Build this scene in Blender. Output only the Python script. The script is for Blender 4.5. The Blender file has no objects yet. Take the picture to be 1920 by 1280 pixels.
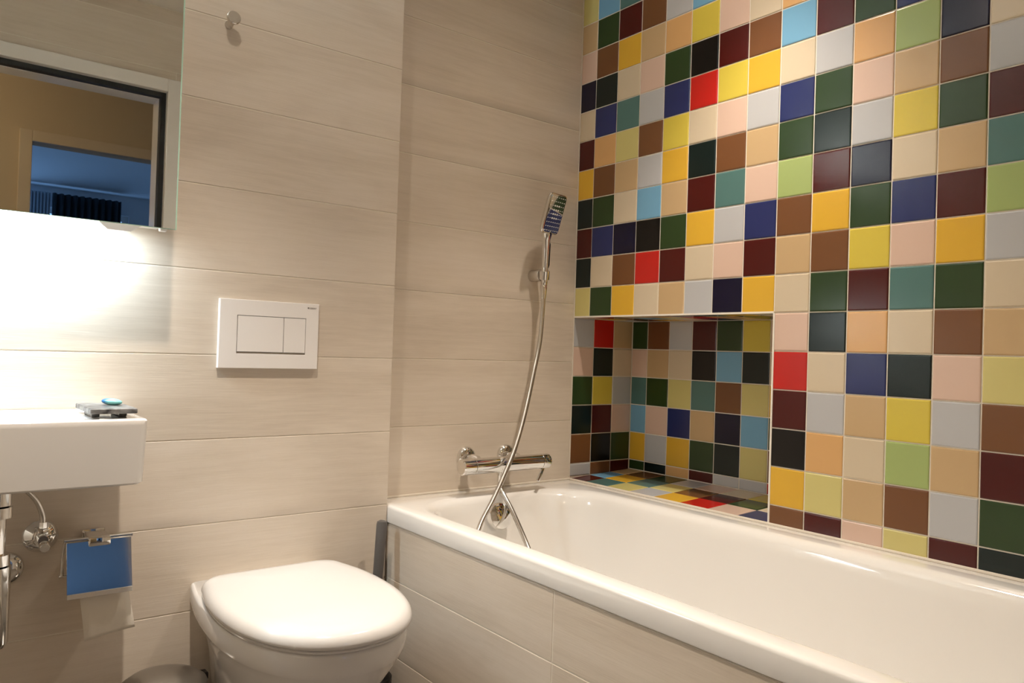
import bpy, bmesh, math, random
from mathutils import Vector, Matrix
random.seed(7)
SC = bpy.context.scene
COL = SC.collection

# ------------------------------------------------------------------ camera
F_PX = 1432.02
YAW, PITCH, ROLL = 0.6587, 0.0135, 0.0322
CAM = Vector((-1.7659, -1.938, 0.9762))
_f = Vector((math.sin(YAW)*math.cos(PITCH), math.cos(YAW)*math.cos(PITCH), math.sin(PITCH)))
_r = Vector((math.cos(YAW), -math.sin(YAW), 0)); _u = _r.cross(_f)
_R = math.cos(ROLL)*_r + math.sin(ROLL)*_u; _U = -math.sin(ROLL)*_r + math.cos(ROLL)*_u
cd = bpy.data.cameras.new('camera'); cam = bpy.data.objects.new('camera', cd); COL.objects.link(cam)
cd.sensor_width = 36; cd.lens = F_PX*36/1920; cd.clip_start = 0.02
cam.matrix_world = Matrix(((_R.x, _U.x, -_f.x, CAM.x), (_R.y, _U.y, -_f.y, CAM.y), (_R.z, _U.z, -_f.z, CAM.z), (0, 0, 0, 1)))
SC.camera = cam

# ------------------------------------------------------------------ world, exposure
W = bpy.data.worlds.new('world'); SC.world = W; W.use_nodes = True
W.node_tree.nodes['Background'].inputs[0].default_value = (0.10, 0.30, 0.75, 1)   # blue dusk outside the bedroom window
W.node_tree.nodes['Background'].inputs[1].default_value = 0.6
SC.view_settings.view_transform = 'Standard'; SC.view_settings.look = 'None'
SC.view_settings.gamma = 1; SC.view_settings.use_curve_mapping = False
SC.view_settings.exposure = 0.30

WARM = (1.0, 0.875, 0.75)
SPOTS = [(-0.34, -0.76, 0.80), (-1.46, -0.80, 1.14)]   # ceiling downlights
BEAM = ((80, 86.0), (150, 11.5))            # reflector lamp: bright core cone and wide spill (cone angle, watts)
CEIL = 2.40

# ------------------------------------------------------------------ helpers
def s2l(c):
    return tuple(((v/255)/12.92 if v/255 <= .04045 else (((v/255)+.055)/1.055)**2.4) for v in c) + (1,)

def mat(name, col=(0.8, 0.8, 0.8, 1), rough=0.5, metal=0.0, coat=0.0, bump=None, spec=0.5, noise=None, emis=None):
    m = bpy.data.materials.new(name); m.use_nodes = True
    nt = m.node_tree; b = nt.nodes['Principled BSDF']
    if len(col) == 3: col = s2l(col)
    b.inputs['Base Color'].default_value = col; b.inputs['Roughness'].default_value = rough
    b.inputs['Metallic'].default_value = metal; b.inputs['Coat Weight'].default_value = coat
    b.inputs['Specular IOR Level'].default_value = spec
    tc = nt.nodes.new('ShaderNodeTexCoord')
    if noise:      # (scale, amount): faint tonal variation of the surface itself
        n = nt.nodes.new('ShaderNodeTexNoise'); n.inputs['Scale'].default_value = noise[0]; n.inputs['Detail'].default_value = 4
        nt.links.new(tc.outputs['Object'], n.inputs['Vector'])
        mx = nt.nodes.new('ShaderNodeMix'); mx.data_type = 'RGBA'
        mx.inputs[6].default_value = tuple(v*(1-noise[1]) for v in col[:3]) + (1,)
        mx.inputs[7].default_value = tuple(min(1, v*(1+noise[1])) for v in col[:3]) + (1,)
        nt.links.new(n.outputs['Fac'], mx.inputs[0]); nt.links.new(mx.outputs[2], b.inputs['Base Color'])
    if bump:       # (scale, strength, distance)
        n = nt.nodes.new('ShaderNodeTexNoise'); n.inputs['Scale'].default_value = bump[0]; n.inputs['Detail'].default_value = 3
        nt.links.new(tc.outputs['Object'], n.inputs['Vector'])
        bp = nt.nodes.new('ShaderNodeBump'); bp.inputs['Strength'].default_value = bump[1]; bp.inputs['Distance'].default_value = bump[2]
        nt.links.new(n.outputs['Fac'], bp.inputs['Height']); nt.links.new(bp.outputs['Normal'], b.inputs['Normal'])
    if emis:
        b.inputs['Emission Color'].default_value = emis[0] + (1,); b.inputs['Emission Strength'].default_value = emis[1]
    return m

def wood_mat(name, c_dark, c_mid, c_light):
    """wood-look stone tile: grain runs along the piece's own X axis, every piece shifted at random"""
    m = bpy.data.materials.new(name); m.use_nodes = True; nt = m.node_tree; N = nt.nodes; L = nt.links
    b = N['Principled BSDF']; b.inputs['Roughness'].default_value = 0.42; b.inputs['Specular IOR Level'].default_value = 0.4
    tc = N.new('ShaderNodeTexCoord'); oi = N.new('ShaderNodeObjectInfo')
    sc = N.new('ShaderNodeVectorMath'); sc.operation = 'SCALE'; sc.inputs[0].default_value = (37, 11, 23)
    L.new(oi.outputs['Random'], sc.inputs['Scale'])
    ad = N.new('ShaderNodeVectorMath'); ad.operation = 'ADD'
    L.new(tc.outputs['Object'], ad.inputs[0]); L.new(sc.outputs[0], ad.inputs[1])
    def noise(scale_vec, scale, detail, dist=0.0):
        mp = N.new('ShaderNodeMapping'); mp.inputs['Scale'].default_value = scale_vec
        L.new(ad.outputs[0], mp.inputs['Vector'])
        n = N.new('ShaderNodeTexNoise'); n.inputs['Scale'].default_value = scale; n.inputs['Detail'].default_value = detail
        n.inputs['Distortion'].default_value = dist
        L.new(mp.outputs[0], n.inputs['Vector']); return n
    n1 = noise((1.0, 1, 3.2), 1.9, 5, 0.8)        # broad cloudy bands
    n2 = noise((1.0, 1, 30.0), 14.0, 7, 0.5)       # fine grain
    mp = N.new('ShaderNodeMapping'); mp.inputs['Scale'].default_value = (0.55, 1, 3.2); L.new(ad.outputs[0], mp.inputs['Vector'])
    wv = N.new('ShaderNodeTexWave'); wv.bands_direction = 'Z'; wv.inputs['Scale'].default_value = 4.2
    wv.inputs['Distortion'].default_value = 11; wv.inputs['Detail'].default_value = 4; wv.inputs['Detail Scale'].default_value = 1.3
    L.new(mp.outputs[0], wv.inputs['Vector'])     # cathedral grain
    def ma(op, a, v):
        x = N.new('ShaderNodeMath'); x.operation = op
        for i, k in ((0, a), (1, v)):
            if isinstance(k, (int, float)): x.inputs[i].default_value = k
            else: L.new(k, x.inputs[i])
        return x.outputs[0]
    f = ma('ADD', ma('ADD', ma('MULTIPLY', n1.outputs['Fac'], .62), ma('MULTIPLY', n2.outputs['Fac'], .26)), ma('MULTIPLY', wv.outputs['Fac'], .05))
    f = ma('ADD', f, ma('MULTIPLY', oi.outputs['Random'], .10))
    cr = N.new('ShaderNodeValToRGB'); e = cr.color_ramp.elements
    e[0].position = .30; e[0].color = s2l(c_dark); e[1].position = .72; e[1].color = s2l(c_light)
    k = cr.color_ramp.elements.new(.5); k.color = s2l(c_mid)
    L.new(f, cr.inputs[0])
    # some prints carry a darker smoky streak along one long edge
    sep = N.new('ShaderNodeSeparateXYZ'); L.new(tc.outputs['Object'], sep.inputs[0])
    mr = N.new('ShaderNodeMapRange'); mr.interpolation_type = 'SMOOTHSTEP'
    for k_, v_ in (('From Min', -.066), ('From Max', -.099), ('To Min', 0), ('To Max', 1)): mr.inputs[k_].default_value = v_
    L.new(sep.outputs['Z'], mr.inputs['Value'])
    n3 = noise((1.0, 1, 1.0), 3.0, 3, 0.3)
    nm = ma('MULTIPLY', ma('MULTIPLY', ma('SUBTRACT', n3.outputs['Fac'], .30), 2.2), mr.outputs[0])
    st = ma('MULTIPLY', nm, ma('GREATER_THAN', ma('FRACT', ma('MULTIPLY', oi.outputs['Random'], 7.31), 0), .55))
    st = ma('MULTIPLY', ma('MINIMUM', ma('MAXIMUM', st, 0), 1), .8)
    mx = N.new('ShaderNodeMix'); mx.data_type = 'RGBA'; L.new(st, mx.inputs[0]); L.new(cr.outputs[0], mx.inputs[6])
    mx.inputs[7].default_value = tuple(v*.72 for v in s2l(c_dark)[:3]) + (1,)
    L.new(mx.outputs[2], b.inputs['Base Color'])
    bp = N.new('ShaderNodeBump'); bp.inputs['Strength'].default_value = .12; bp.inputs['Distance'].default_value = .002
    L.new(n2.outputs['Fac'], bp.inputs['Height']); L.new(bp.outputs[0], b.inputs['Normal'])
    return m

def obj(name, me, material=None, parent=None, loc=None):
    if isinstance(me, bmesh.types.BMesh):
        d = bpy.data.meshes.new(name); me.normal_update(); me.to_mesh(d); me.free(); me = d
    o = bpy.data.objects.new(name, me); COL.objects.link(o)
    if material and not me.materials: me.materials.append(material)
    if loc is not None: o.location = loc
    if parent: o.parent = parent
    return o

def tag(o, label, cat, group=None, kind=None):
    o['label'] = label; o['category'] = cat
    if group: o['group'] = group
    if kind: o['kind'] = kind
    return o

def thing(name, label, cat, loc=(0, 0, 0), group=None, kind=None):
    o = bpy.data.objects.new(name, None); COL.objects.link(o); o.location = loc; o.empty_display_size = .05
    return tag(o, label, cat, group, kind)

def box(bm, x0, x1, y0, y1, z0, z1, bev=0.0, seg=2):
    vs = [bm.verts.new((x, y, z)) for x in (x0, x1) for y in (y0, y1) for z in (z0, z1)]
    fs = [bm.faces.new([vs[i] for i in q]) for q in ((0, 1, 3, 2), (4, 6, 7, 5), (0, 4, 5, 1), (2, 3, 7, 6), (0, 2, 6, 4), (1, 5, 7, 3))]
    if bev > 0:
        es = list({e for f in fs for e in f.edges})
        bmesh.ops.bevel(bm, geom=es, offset=bev, segments=seg, affect='EDGES', profile=.5)
    return bm

def BX(*a, **k):
    return box(bmesh.new(), *a, **k)

def smooth(o, ang=40):
    me = o.data
    for pz in me.polygons: pz.use_smooth = True
    try: me.set_sharp_from_angle(angle=math.radians(ang))
    except Exception: pass
    return o

def frame_for(d):
    d = Vector(d).normalized(); a = Vector((0, 0, 1)) if abs(d.z) < .9 else Vector((1, 0, 0))
    u = d.cross(a).normalized(); return u, d.cross(u).normalized()

def lathe(bm, org, axis, prof, n=32, cap=True):
    """prof: list of (distance along axis, radius)"""
    org = Vector(org); axis = Vector(axis).normalized(); u, v = frame_for(axis); rings = []
    for t, r in prof:
        rings.append([bm.verts.new(org + axis*t + (u*math.cos(2*math.pi*i/n) + v*math.sin(2*math.pi*i/n))*max(r, 1e-5)) for i in range(n)])
    for a, b in zip(rings, rings[1:]):
        for i in range(n): bm.faces.new((a[i], a[(i+1) % n], b[(i+1) % n], b[i]))
    if cap:
        bm.faces.new(rings[0][::-1]); bm.faces.new(rings[-1])
    return bm

def tube(bm, pts, rad, n=14, cap=True):
    pts = [Vector(q) for q in pts]; rings = []; u = None
    for i, q in enumerate(pts):
        d = (pts[min(i+1, len(pts)-1)] - pts[max(i-1, 0)]).normalized()
        if u is None: u, v = frame_for(d)
        else:
            u = (u - d*u.dot(d)).normalized(); v = d.cross(u).normalized()
        r = rad[i] if isinstance(rad, (list, tuple)) else rad
        rings.append([bm.verts.new(q + (u*math.cos(2*math.pi*k/n) + v*math.sin(2*math.pi*k/n))*r) for k in range(n)])
    for a, b in zip(rings, rings[1:]):
        for i in range(n): bm.faces.new((a[i], a[(i+1) % n], b[(i+1) % n], b[i]))
    if cap: bm.faces.new(rings[0][::-1]); bm.faces.new(rings[-1])
    bmesh.ops.recalc_face_normals(bm, faces=bm.faces); return bm

def spline(ctrl, n=10):
    P = [Vector(c) for c in ctrl]; P = [P[0]*2-P[1]] + P + [P[-1]*2-P[-2]]; out = []
    for i in range(1, len(P)-2):
        a, b, c, d = P[i-1:i+3]
        for k in range(n):
            t = k/n
            out.append(.5*((2*b) + (c-a)*t + (2*a-5*b+4*c-d)*t*t + (-a+3*b-3*c+d)*t**3))
    out.append(P[-2]); return out

def rrect(x0, x1, y0, y1, r, z, nc=10, ne=6):
    """rounded rectangle ring, always 4*(nc+ne) points"""
    out = []
    cs = [(x1-r, y1-r, 0), (x0+r, y1-r, 90), (x0+r, y0+r, 180), (x1-r, y0+r, 270)]
    for i, (cx, cy, a0) in enumerate(cs):
        for k in range(nc):
            a = math.radians(a0 + 90*k/(nc-1)); out.append(Vector((cx+r*math.cos(a), cy+r*math.sin(a), z)))
        nx, ny, b0 = cs[(i+1) % 4]; e = Vector((nx+r*math.cos(math.radians(b0)), ny+r*math.sin(math.radians(b0)), z)); s = out[-1]
        for k in range(1, ne+1): out.append(s.lerp(e, k/(ne+1)))
    return out

def skin(bm, rings, close_first=False, close_last=True):
    vr = [[bm.verts.new(q) for q in r] for r in rings]; n = len(vr[0])
    for a, b in zip(vr, vr[1:]):
        for i in range(n): bm.faces.new((a[i], a[(i+1) % n], b[(i+1) % n], b[i]))
    if close_first: bm.faces.new(vr[0][::-1])
    if close_last: bm.faces.new(vr[-1])
    bmesh.ops.recalc_face_normals(bm, faces=bm.faces); return bm

# ------------------------------------------------------------------ materials
M = {}
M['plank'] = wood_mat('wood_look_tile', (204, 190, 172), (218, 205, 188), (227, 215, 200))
M['grout'] = mat('pale_grout', (234, 226, 211), .85, bump=(300, .2, .001))
M['plaster'] = mat('white_plaster', (236, 230, 220), .9, bump=(120, .12, .002))
M['hallpaint'] = mat('beige_hall_paint', (205, 186, 152), .9, bump=(120, .1, .002))
M['roompaint'] = mat('pale_room_paint', (215, 218, 222), .9, bump=(120, .1, .002))
M['floor'] = mat('greige_floor_tile', (104, 95, 84), .5, noise=(9, .08), bump=(80, .1, .001))
M['beige_lacquer'] = mat('beige_lacquer', (214, 196, 164), .5, bump=(200, .03, .0005))
M['carpet'] = mat('grey_brown_floor', (120, 110, 100), .9, noise=(60, .1))
M['ceramic'] = mat('white_ceramic', (234, 231, 227), .09, coat=.3, bump=(3, .02, .002))
M['enamel'] = mat('white_enamel', (242, 239, 234), .10, coat=.4, bump=(3, .02, .002))
M['plastic'] = mat('white_plastic', (238, 233, 228), .32, bump=(200, .02, .0005))
M['lid'] = mat('white_duroplast', (226, 223, 219), .16, coat=.2, bump=(4, .02, .001))
M['chrome'] = mat('chrome', (0.80, 0.79, 0.77, 1), .06, 1.0, bump=(40, .02, .0005))
M['chrome_satin'] = mat('satin_chrome', (0.66, 0.63, 0.59, 1), .26, 1.0, bump=(300, .08, .0005))
M['satin_lip'] = mat('matt_chrome_edge', (0.72, 0.68, 0.62, 1), .5, 1.0, bump=(300, .08, .0005))
M['steel'] = mat('brushed_steel', (0.40, 0.38, 0.35, 1), .35, 1.0, bump=(200, .1, .0005))
M['mirror'] = mat('mirror_silver', (0.86, 0.88, 0.87, 1), .01, 1.0, bump=(2, .0, .0005))
M['glassedge'] = mat('green_glass_edge', (176, 214, 196), .15, bump=(50, .02, .0005))
M['white_lacquer'] = mat('white_lacquer', (238, 234, 228), .3, bump=(200, .03, .0005))
M['black_rubber'] = mat('black_rubber', (16, 16, 16), .6, bump=(200, .1, .0005))
M['darkgap'] = mat('dark_shadow_gap_plastic', (60, 54, 48), .6, bump=(200, .1, .0005))
M['anthracite'] = mat('anthracite_plastic', (92, 88, 85), .4, bump=(200, .05, .0005))
M['black_plastic'] = mat('black_plastic', (14, 13, 12), .35, bump=(200, .05, .0005))
M['rubber_nozzle'] = mat('pale_silicone', (226, 224, 220), .5, bump=(200, .05, .0005))
M['paper'] = mat('tissue_paper', (240, 232, 218), .95, bump=(260, .25, .001))
M['caulk'] = mat('white_silicone', (222, 212, 196), .4, bump=(60, .1, .0005))
M['profile'] = mat('white_tile_profile', (240, 234, 222), .3, bump=(60, .03, .0005))
M['print'] = mat('grey_print', (120, 112, 104), .6, bump=(60, .03, .0005))
M['led'] = mat('white_led_lens', (250, 250, 250), .4, emis=((.80, .92, 1.0), 9.0))
M['lampglow'] = mat('warm_lamp_lens', (255, 240, 220), .4, emis=((1, .85, .66), 12.0))
M['curtain'] = mat('dark_curtain', (52, 62, 70), .95, bump=(60, .1, .002))
M['sheer'] = mat('pale_sheer_curtain', (205, 214, 224), .9, bump=(60, .1, .002))
M['wardrobe'] = mat('pale_wardrobe_lacquer', (190, 194, 200), .5, bump=(60, .05, .001))

# soap: blue turning mint along its length
def soap_mat():
    m = bpy.data.materials.new('swirled_soap'); m.use_nodes = True; nt = m.node_tree; b = nt.nodes['Principled BSDF']
    tc = nt.nodes.new('ShaderNodeTexCoord'); sp = nt.nodes.new('ShaderNodeSeparateXYZ'); n = nt.nodes.new('ShaderNodeTexNoise')
    n.inputs['Scale'].default_value = 45
    nt.links.new(tc.outputs['Generated'], sp.inputs[0]); nt.links.new(tc.outputs['Object'], n.inputs['Vector'])
    a = nt.nodes.new('ShaderNodeMath'); a.operation = 'MULTIPLY_ADD'; a.inputs[1].default_value = .22
    nt.links.new(n.outputs['Fac'], a.inputs[0]); nt.links.new(sp.outputs[0], a.inputs[2])
    cr = nt.nodes.new('ShaderNodeValToRGB'); e = cr.color_ramp.elements
    e[0].position = .40; e[0].color = s2l((30, 105, 160)); e[1].position = .62; e[1].color = s2l((140, 215, 210))
    nt.links.new(a.outputs[0], cr.inputs[0]); nt.links.new(cr.outputs[0], b.inputs['Base Color']); b.inputs['Roughness'].default_value = .3
    return m
M['soap'] = soap_mat()
def slate_mat():
    m = bpy.data.materials.new('veined_slate'); m.use_nodes = True; nt = m.node_tree; b = nt.nodes['Principled BSDF']
    tc = nt.nodes.new('ShaderNodeTexCoord'); n = nt.nodes.new('ShaderNodeTexNoise'); n.inputs['Scale'].default_value = 26
    n.inputs['Detail'].default_value = 7; n.inputs['Distortion'].default_value = 1.4
    nt.links.new(tc.outputs['Object'], n.inputs['Vector'])
    cr = nt.nodes.new('ShaderNodeValToRGB'); e = cr.color_ramp.elements
    e[0].position = .35; e[0].color = s2l((52, 50, 50)); e[1].position = .66; e[1].color = s2l((140, 138, 136))
    nt.links.new(n.outputs['Fac'], cr.inputs[0]); nt.links.new(cr.outputs[0], b.inputs['Base Color']); b.inputs['Roughness'].default_value = .38
    return m
M['slate'] = slate_mat()

TILE_COL = dict(C=(230, 213, 184), P=(236, 204, 184), S=(216, 184, 138), A=(234, 184, 122), B=(126, 83, 50), D=(46, 70, 34),
                K=(7, 6, 6), E=(9, 30, 29), M=(80, 16, 13), R=(206, 36, 28), Y=(232, 210, 84), G=(240, 190, 62),
                L=(226, 214, 138), W=(204, 205, 207), N=(13, 11, 46), U=(42, 52, 108), T=(90, 130, 126), H=(128, 186, 222), V=(178, 198, 124))
TM = {k: mat('glazed_tile_' + n, tuple(v*.86 for v in s2l(c)[:3]) + (1,), .21, bump=(14, .05, .003), spec=.45) for (k, c), n in zip(TILE_COL.items(),
      ('cream', 'pink', 'sand', 'apricot', 'brown', 'leaf_green', 'black', 'bottle_green', 'maroon', 'red', 'lemon', 'golden', 'straw', 'grey', 'navy', 'blue', 'teal', 'sky', 'lime'))}

# ------------------------------------------------------------------ room constants
YS = -0.0896          # face of the boxed-in wall with the toilet
XE = -0.745           # its outer corner, where the bath recess starts
XL = -2.10            # left side wall
YF = -2.00            # wall with the door, behind the camera
RIM = 0.549
JZ = 0.3532; PIT = 0.1979
ZJ = [JZ + PIT*k for k in range(-2, 11)]          # plank joints
NZ = 1.10; NY = -0.7733; ND = 0.29                # niche: top, right end, depth
T = .1; C0 = 7.733                                # tile pitch, column 0 starts at Y=-C0*T

# ------------------------------------------------------------------ setting: shell
def struct(name, bm, m, label, cat):
    o = obj(name, bm, m); return tag(o, label, cat, kind='structure')

struct('floor', BX(XL-.1, .35, YF, .1, -.08, 0), M['floor'], 'greige tiled bathroom floor under the toilet and bath', 'floor')
struct('ceiling', BX(XL-.1, .45, YF-.12, .15, CEIL, CEIL+.1), M['plaster'], 'plain white bathroom ceiling with downlights', 'ceiling')
w_back = struct('wall_back', BX(XL-.1, XE-.002, YS+.0014, .15, 0, CEIL), M['grout'], 'protruding wall of pale wood-look tiles behind the toilet and basin', 'wall')
w_rec = struct('wall_recess', BX(XE-.002, .0, .0014, .15, 0, CEIL), M['grout'], 'set-back wall of wood-look tiles above the bath end with the mixer', 'wall')
w_left = struct('wall_left', BX(XL-.1, XL-.0008, YF, YS+.01, 0, CEIL), M['grout'], 'side wall of pale wood-look tiles left of the basin', 'wall')

PL_CACHE = {}
def plank(parent, length, h, loc, rotz=0.0):
    key = (round(length, 4), round(h, 4))
    if key not in PL_CACHE:
        bm = BX(-length/2, length/2, 0, .009, -h/2, h/2, bev=.0006, seg=1)
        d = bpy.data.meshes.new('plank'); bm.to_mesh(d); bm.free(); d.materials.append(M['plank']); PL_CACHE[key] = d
    o = bpy.data.objects.new('plank', PL_CACHE[key]); COL.objects.link(o)
    o.location = loc; o.rotation_euler = (0, 0, rotz); o.parent = parent
    return o

GAP = .0030
def plank_wall(parent, xs, y, zs=ZJ, skip=None):
    """planks facing -Y, xs: joints along X (one list per course, cycled)"""
    zz = [0.0] + [z for z in zs if 0.01 < z < CEIL-.01] + [CEIL]
    for i, (a, b) in enumerate(zip(zz, zz[1:])):
        row = xs[i % len(xs)]
        for x0, x1 in zip(row, row[1:]):
            if skip and skip((x0+x1)/2, (a+b)/2): continue
            plank(parent, x1-x0-GAP, b-a-GAP, ((x0+x1)/2, y, (a+b)/2))
plank_wall(w_back, [[XL, XE-1.195, XE]], YS)
plank_wall(w_rec, [[XE+.001, -.002]], 0.0)
# side face of the protruding wall, turned towards the bath
zz = [0.0] + [z for z in ZJ if .01 < z < CEIL-.01] + [CEIL]
for a, b in zip(zz, zz[1:]):
    pl = plank(w_back, abs(YS)-.010, b-a-GAP, (XE-.001, YS/2+.003, (a+b)/2), math.pi/2)

for a, b in zip(zz, zz[1:]):
    for y0, y1 in ((YS, -1.285), (-1.285, YF)): plank(w_left, abs(y1-y0)-GAP, b-a-GAP, (XL, (y0+y1)/2, (a+b)/2), math.pi/2)

# ------------------------------------------------------------------ coloured tile wall with niche
bm = bmesh.new(); g = .0022
box(bm, g, .42, YF, 0.15, NZ+g, CEIL)                       # above niche
box(bm, g, .42, YF, NY-g, 0, NZ+g)                         # camera side of niche
box(bm, ND+g, .42, NY-g, 0.15, 0, NZ+g)                       # behind niche
box(bm, g, ND+g, NY-g, .15, 0, .53)                           # below niche
box(bm, g, ND+g, g, .15, .53, NZ+g)                         # niche end wall
w_right = struct('wall_right', bm, M['grout'], 'wall of square multi-coloured glazed tiles with a niche beside the bath', 'wall')

TCACHE = {}
def tile_mesh(w, h, key, ):
    """local: faces -Y, x across, z up; origin at the face centre"""
    k = (round(w, 4), round(h, 4), key)
    if k in TCACHE: return TCACHE[k]
    bm = bmesh.new(); rings = []
    for ins, dy in ((0, .0060), (0, .0016), (.0007, .0006), (.0030, 0.0)):
        rings.append([bm.verts.new((sx*(w/2-ins), dy, sz*(h/2-ins))) for sx, sz in ((-1, -1), (1, -1), (1, 1), (-1, 1))])
    for a, b in zip(rings, rings[1:]):
        for i in range(4):
            f = bm.faces.new((a[i], a[(i+1) % 4], b[(i+1) % 4], b[i]))
    bm.faces.new(rings[-1])
    bmesh.ops.recalc_face_normals(bm, faces=bm.faces)
    d = bpy.data.meshes.new('tile'); bm.to_mesh(d); bm.free(); d.materials.append(TM[key]); TCACHE[k] = d
    return d
TG = .0030
n_tile = 0
rest = []
def tile(w, h, key, mw):
    global n_tile
    o = bpy.data.objects.new('tile', tile_mesh(w-TG, h-TG, key)); COL.objects.link(o)
    jit = Matrix.Rotation(random.gauss(0, .0022), 4, 'X') @ Matrix.Rotation(random.gauss(0, .0022), 4, 'Z')
    o.matrix_world = mw @ jit; o.parent = w_right; n_tile += 1
    return o
KEYS = 'CPSABDKEMRYGLWNUTHV'
FRONT = {   # row -> colours from column -8 (corner) onward
 11: 'RCHS', 10: 'LHTUC', 9: 'SDMBWHNYP', 8: 'PBGSAYPCAKLT', 7: 'NECPDKMBHMDUSV', 6: 'CUTWURYGCWAVNC', 5: 'MALBYCPWUDPSBW',
 4: 'GBSWGEBSDEWYDM', 3: 'EDCHSMTPVMNCST', 2: 'MUNKDGWUBGDUMV', 1: 'ECBRMCPMSBYPGW', 0: 'LDGCSWNGCDMTDC',
 -1: '........PEACBS', -2: '........RCUEPL', -3: '........MWSYWB', -4: '........KACVSM', -5: '........GLSBWD', -6: '........BMPLME'}
ROTX = Matrix.Rotation(-math.pi/2, 4, 'Z')      # faces -Y  ->  faces -X
def col_span(j):
    a = C0 + j; b = a + 1
    return max(0.0, a)*T, b*T
for r in range(12, -7, -1):
    row = FRONT.get(r, '')
    for j in range(-8, 11):
        y0, y1 = col_span(j); z0, z1 = r*T+NZ, (r+1)*T+NZ
        if r < 0 and j < 0: continue
        z0 = max(z0, RIM+.0005); z1 = min(z1, CEIL)
        k = row[j+8] if j+8 < len(row) else random.choice(KEYS)
        mw = Matrix.Translation((0, -(y0+y1)/2, (z0+z1)/2)) @ ROTX
        if j >= 6 or r > 11: rest.append((y1-y0, z1-z0, k, mw))
        else: tile(y1-y0, z1-z0, k, mw)
# niche: end face (Y=0, facing -Y), back face (X=ND, facing -X), floor, ceiling
NX = [0.0, .0975, .195, ND]
FZ0, FZ1 = .552, .566                               # niche floor falls towards the bath
for r, row in zip(range(-1, -7, -1), ('WRS', 'PEC', 'DYW', 'EMP', 'BKD', 'WBM')):
    for i, k in enumerate(row):
        z0, z1 = max(r*T+NZ, FZ0+.005), (r+1)*T+NZ
        tile(NX[i+1]-NX[i], z1-z0, k, Matrix.Translation(((NX[i]+NX[i+1])/2, 0, (z0+z1)/2)))
for r, row in zip(range(-1, -7, -1), ('DBWMDYSP', 'PSCKHECU', 'TDLTBLGW', 'HPUSNHDM', 'GWGDELBC', 'DEAMWWRT')):
    for i, k in enumerate(row):
        y0, y1 = col_span(-8+i); z0, z1 = max(r*T+NZ, FZ1), (r+1)*T+NZ
        tile(y1-y0, z1-z0, k, Matrix.Translation((ND, -(y0+y1)/2, (z0+z1)/2)) @ ROTX)
slope = math.atan2(FZ1-FZ0, ND)
for i, row in enumerate(('MTLWGRPU', 'HGTLBMDC', 'SBDWPCYA')):
    for q, k in enumerate(row):
        y0, y1 = col_span(-8+q); xm = (NX[i]+NX[i+1])/2
        mw = Matrix.Translation((xm, -(y0+y1)/2, FZ0+(FZ1-FZ0)*xm/ND)) @ Matrix.Rotation(-slope, 4, 'Y') @ Matrix.Rotation(-math.pi/2, 4, 'X')
        tile(NX[i+1]-NX[i], y1-y0, k, mw)
for i, row in enumerate(('PDCSMTGW', 'YBHLRAEC', 'WMGPUSDK')):
    for q, k in enumerate(row):
        y0, y1 = col_span(-8+q)
        mw = Matrix.Translation(((NX[i]+NX[i+1])/2, -(y0+y1)/2, NZ)) @ Matrix.Rotation(math.pi/2, 4, 'X')
        rest.append((NX[i+1]-NX[i], y1-y0, k, mw))
for r in range(-1, -7, -1):                         # right side of the niche, turned away from the camera
    for i in range(3):
        z0, z1 = max(r*T+NZ, FZ0+.005), (r+1)*T+NZ
        rest.append((NX[i+1]-NX[i], z1-z0, random.choice(KEYS), Matrix.Translation(((NX[i]+NX[i+1])/2, NY, (z0+z1)/2)) @ Matrix.Rotation(math.pi, 4, 'Z')))
# grout bed under the sloping niche floor
bm = bmesh.new()
q = [(0.001, FZ0-.0022), (ND, FZ1-.0022), (ND, .50), (0.001, .50)]
va = [bm.verts.new((x, -.001, z)) for x, z in q]; vb = [bm.verts.new((x, NY+.001, z)) for x, z in q]
bm.faces.new(va); bm.faces.new(vb[::-1])
for i in range(4): bm.faces.new((va[i], vb[i], vb[(i+1) % 4], va[(i+1) % 4]))
bmesh.ops.recalc_face_normals(bm, faces=bm.faces)
obj('niche_bed', bm, M['grout'], w_right)
# the tiles outside the picture or on the faces that are turned away: one part
me = bpy.data.meshes.new('tile_field'); vs = []; fs = []; mi = []; used = []
for w_, h_, k, mw in rest:
    if k not in used: used.append(k); me.materials.append(TM[k])
    src = tile_mesh(w_-TG, h_-TG, k); b = len(vs)
    vs += [tuple(mw @ v.co) for v in src.vertices]
    for pz in src.polygons: fs.append([b+v for v in pz.vertices]); mi.append(used.index(k))
me.from_pydata(vs, [], fs); me.polygons.foreach_set('material_index', mi); me.update()
tf = obj('tile_field', me, None, w_right); tf['kind'] = 'stuff'

# white edge profiles of the niche and silicone joints
struct('trim_1', BX(-.0012, .010, NY-.001, -.001, NZ-.0005, NZ+.0045), M['profile'], 'thin white edge profile along the top of the tiled niche', 'trim')
struct('trim_2', BX(-.0012, .010, NY-.0045, NY+.001, FZ0, NZ), M['profile'], 'thin white upright edge profile at the right side of the niche', 'trim')
bm = bmesh.new(); tube(bm, [(-.001, -.0005, RIM), (-.001, -.0005, CEIL)], .0022, 8)
struct('trim_3', bm, M['caulk'], 'white silicone joint in the corner of wood-look and coloured tiles', 'trim')
bm = bmesh.new(); tube(bm, [(-.001, -.004, RIM), (-.001, -1.795, RIM)], .0045, 8)
struct('trim_4', bm, M['caulk'], 'white silicone joint between bath rim and coloured tiles', 'trim')
bm = bmesh.new(); tube(bm, [(XE+.003, -.001, RIM), (-.003, -.001, RIM)], .0045, 8)
struct('trim_5', bm, M['caulk'], 'white silicone joint between bath rim and the wall with the mixer', 'trim')

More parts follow.
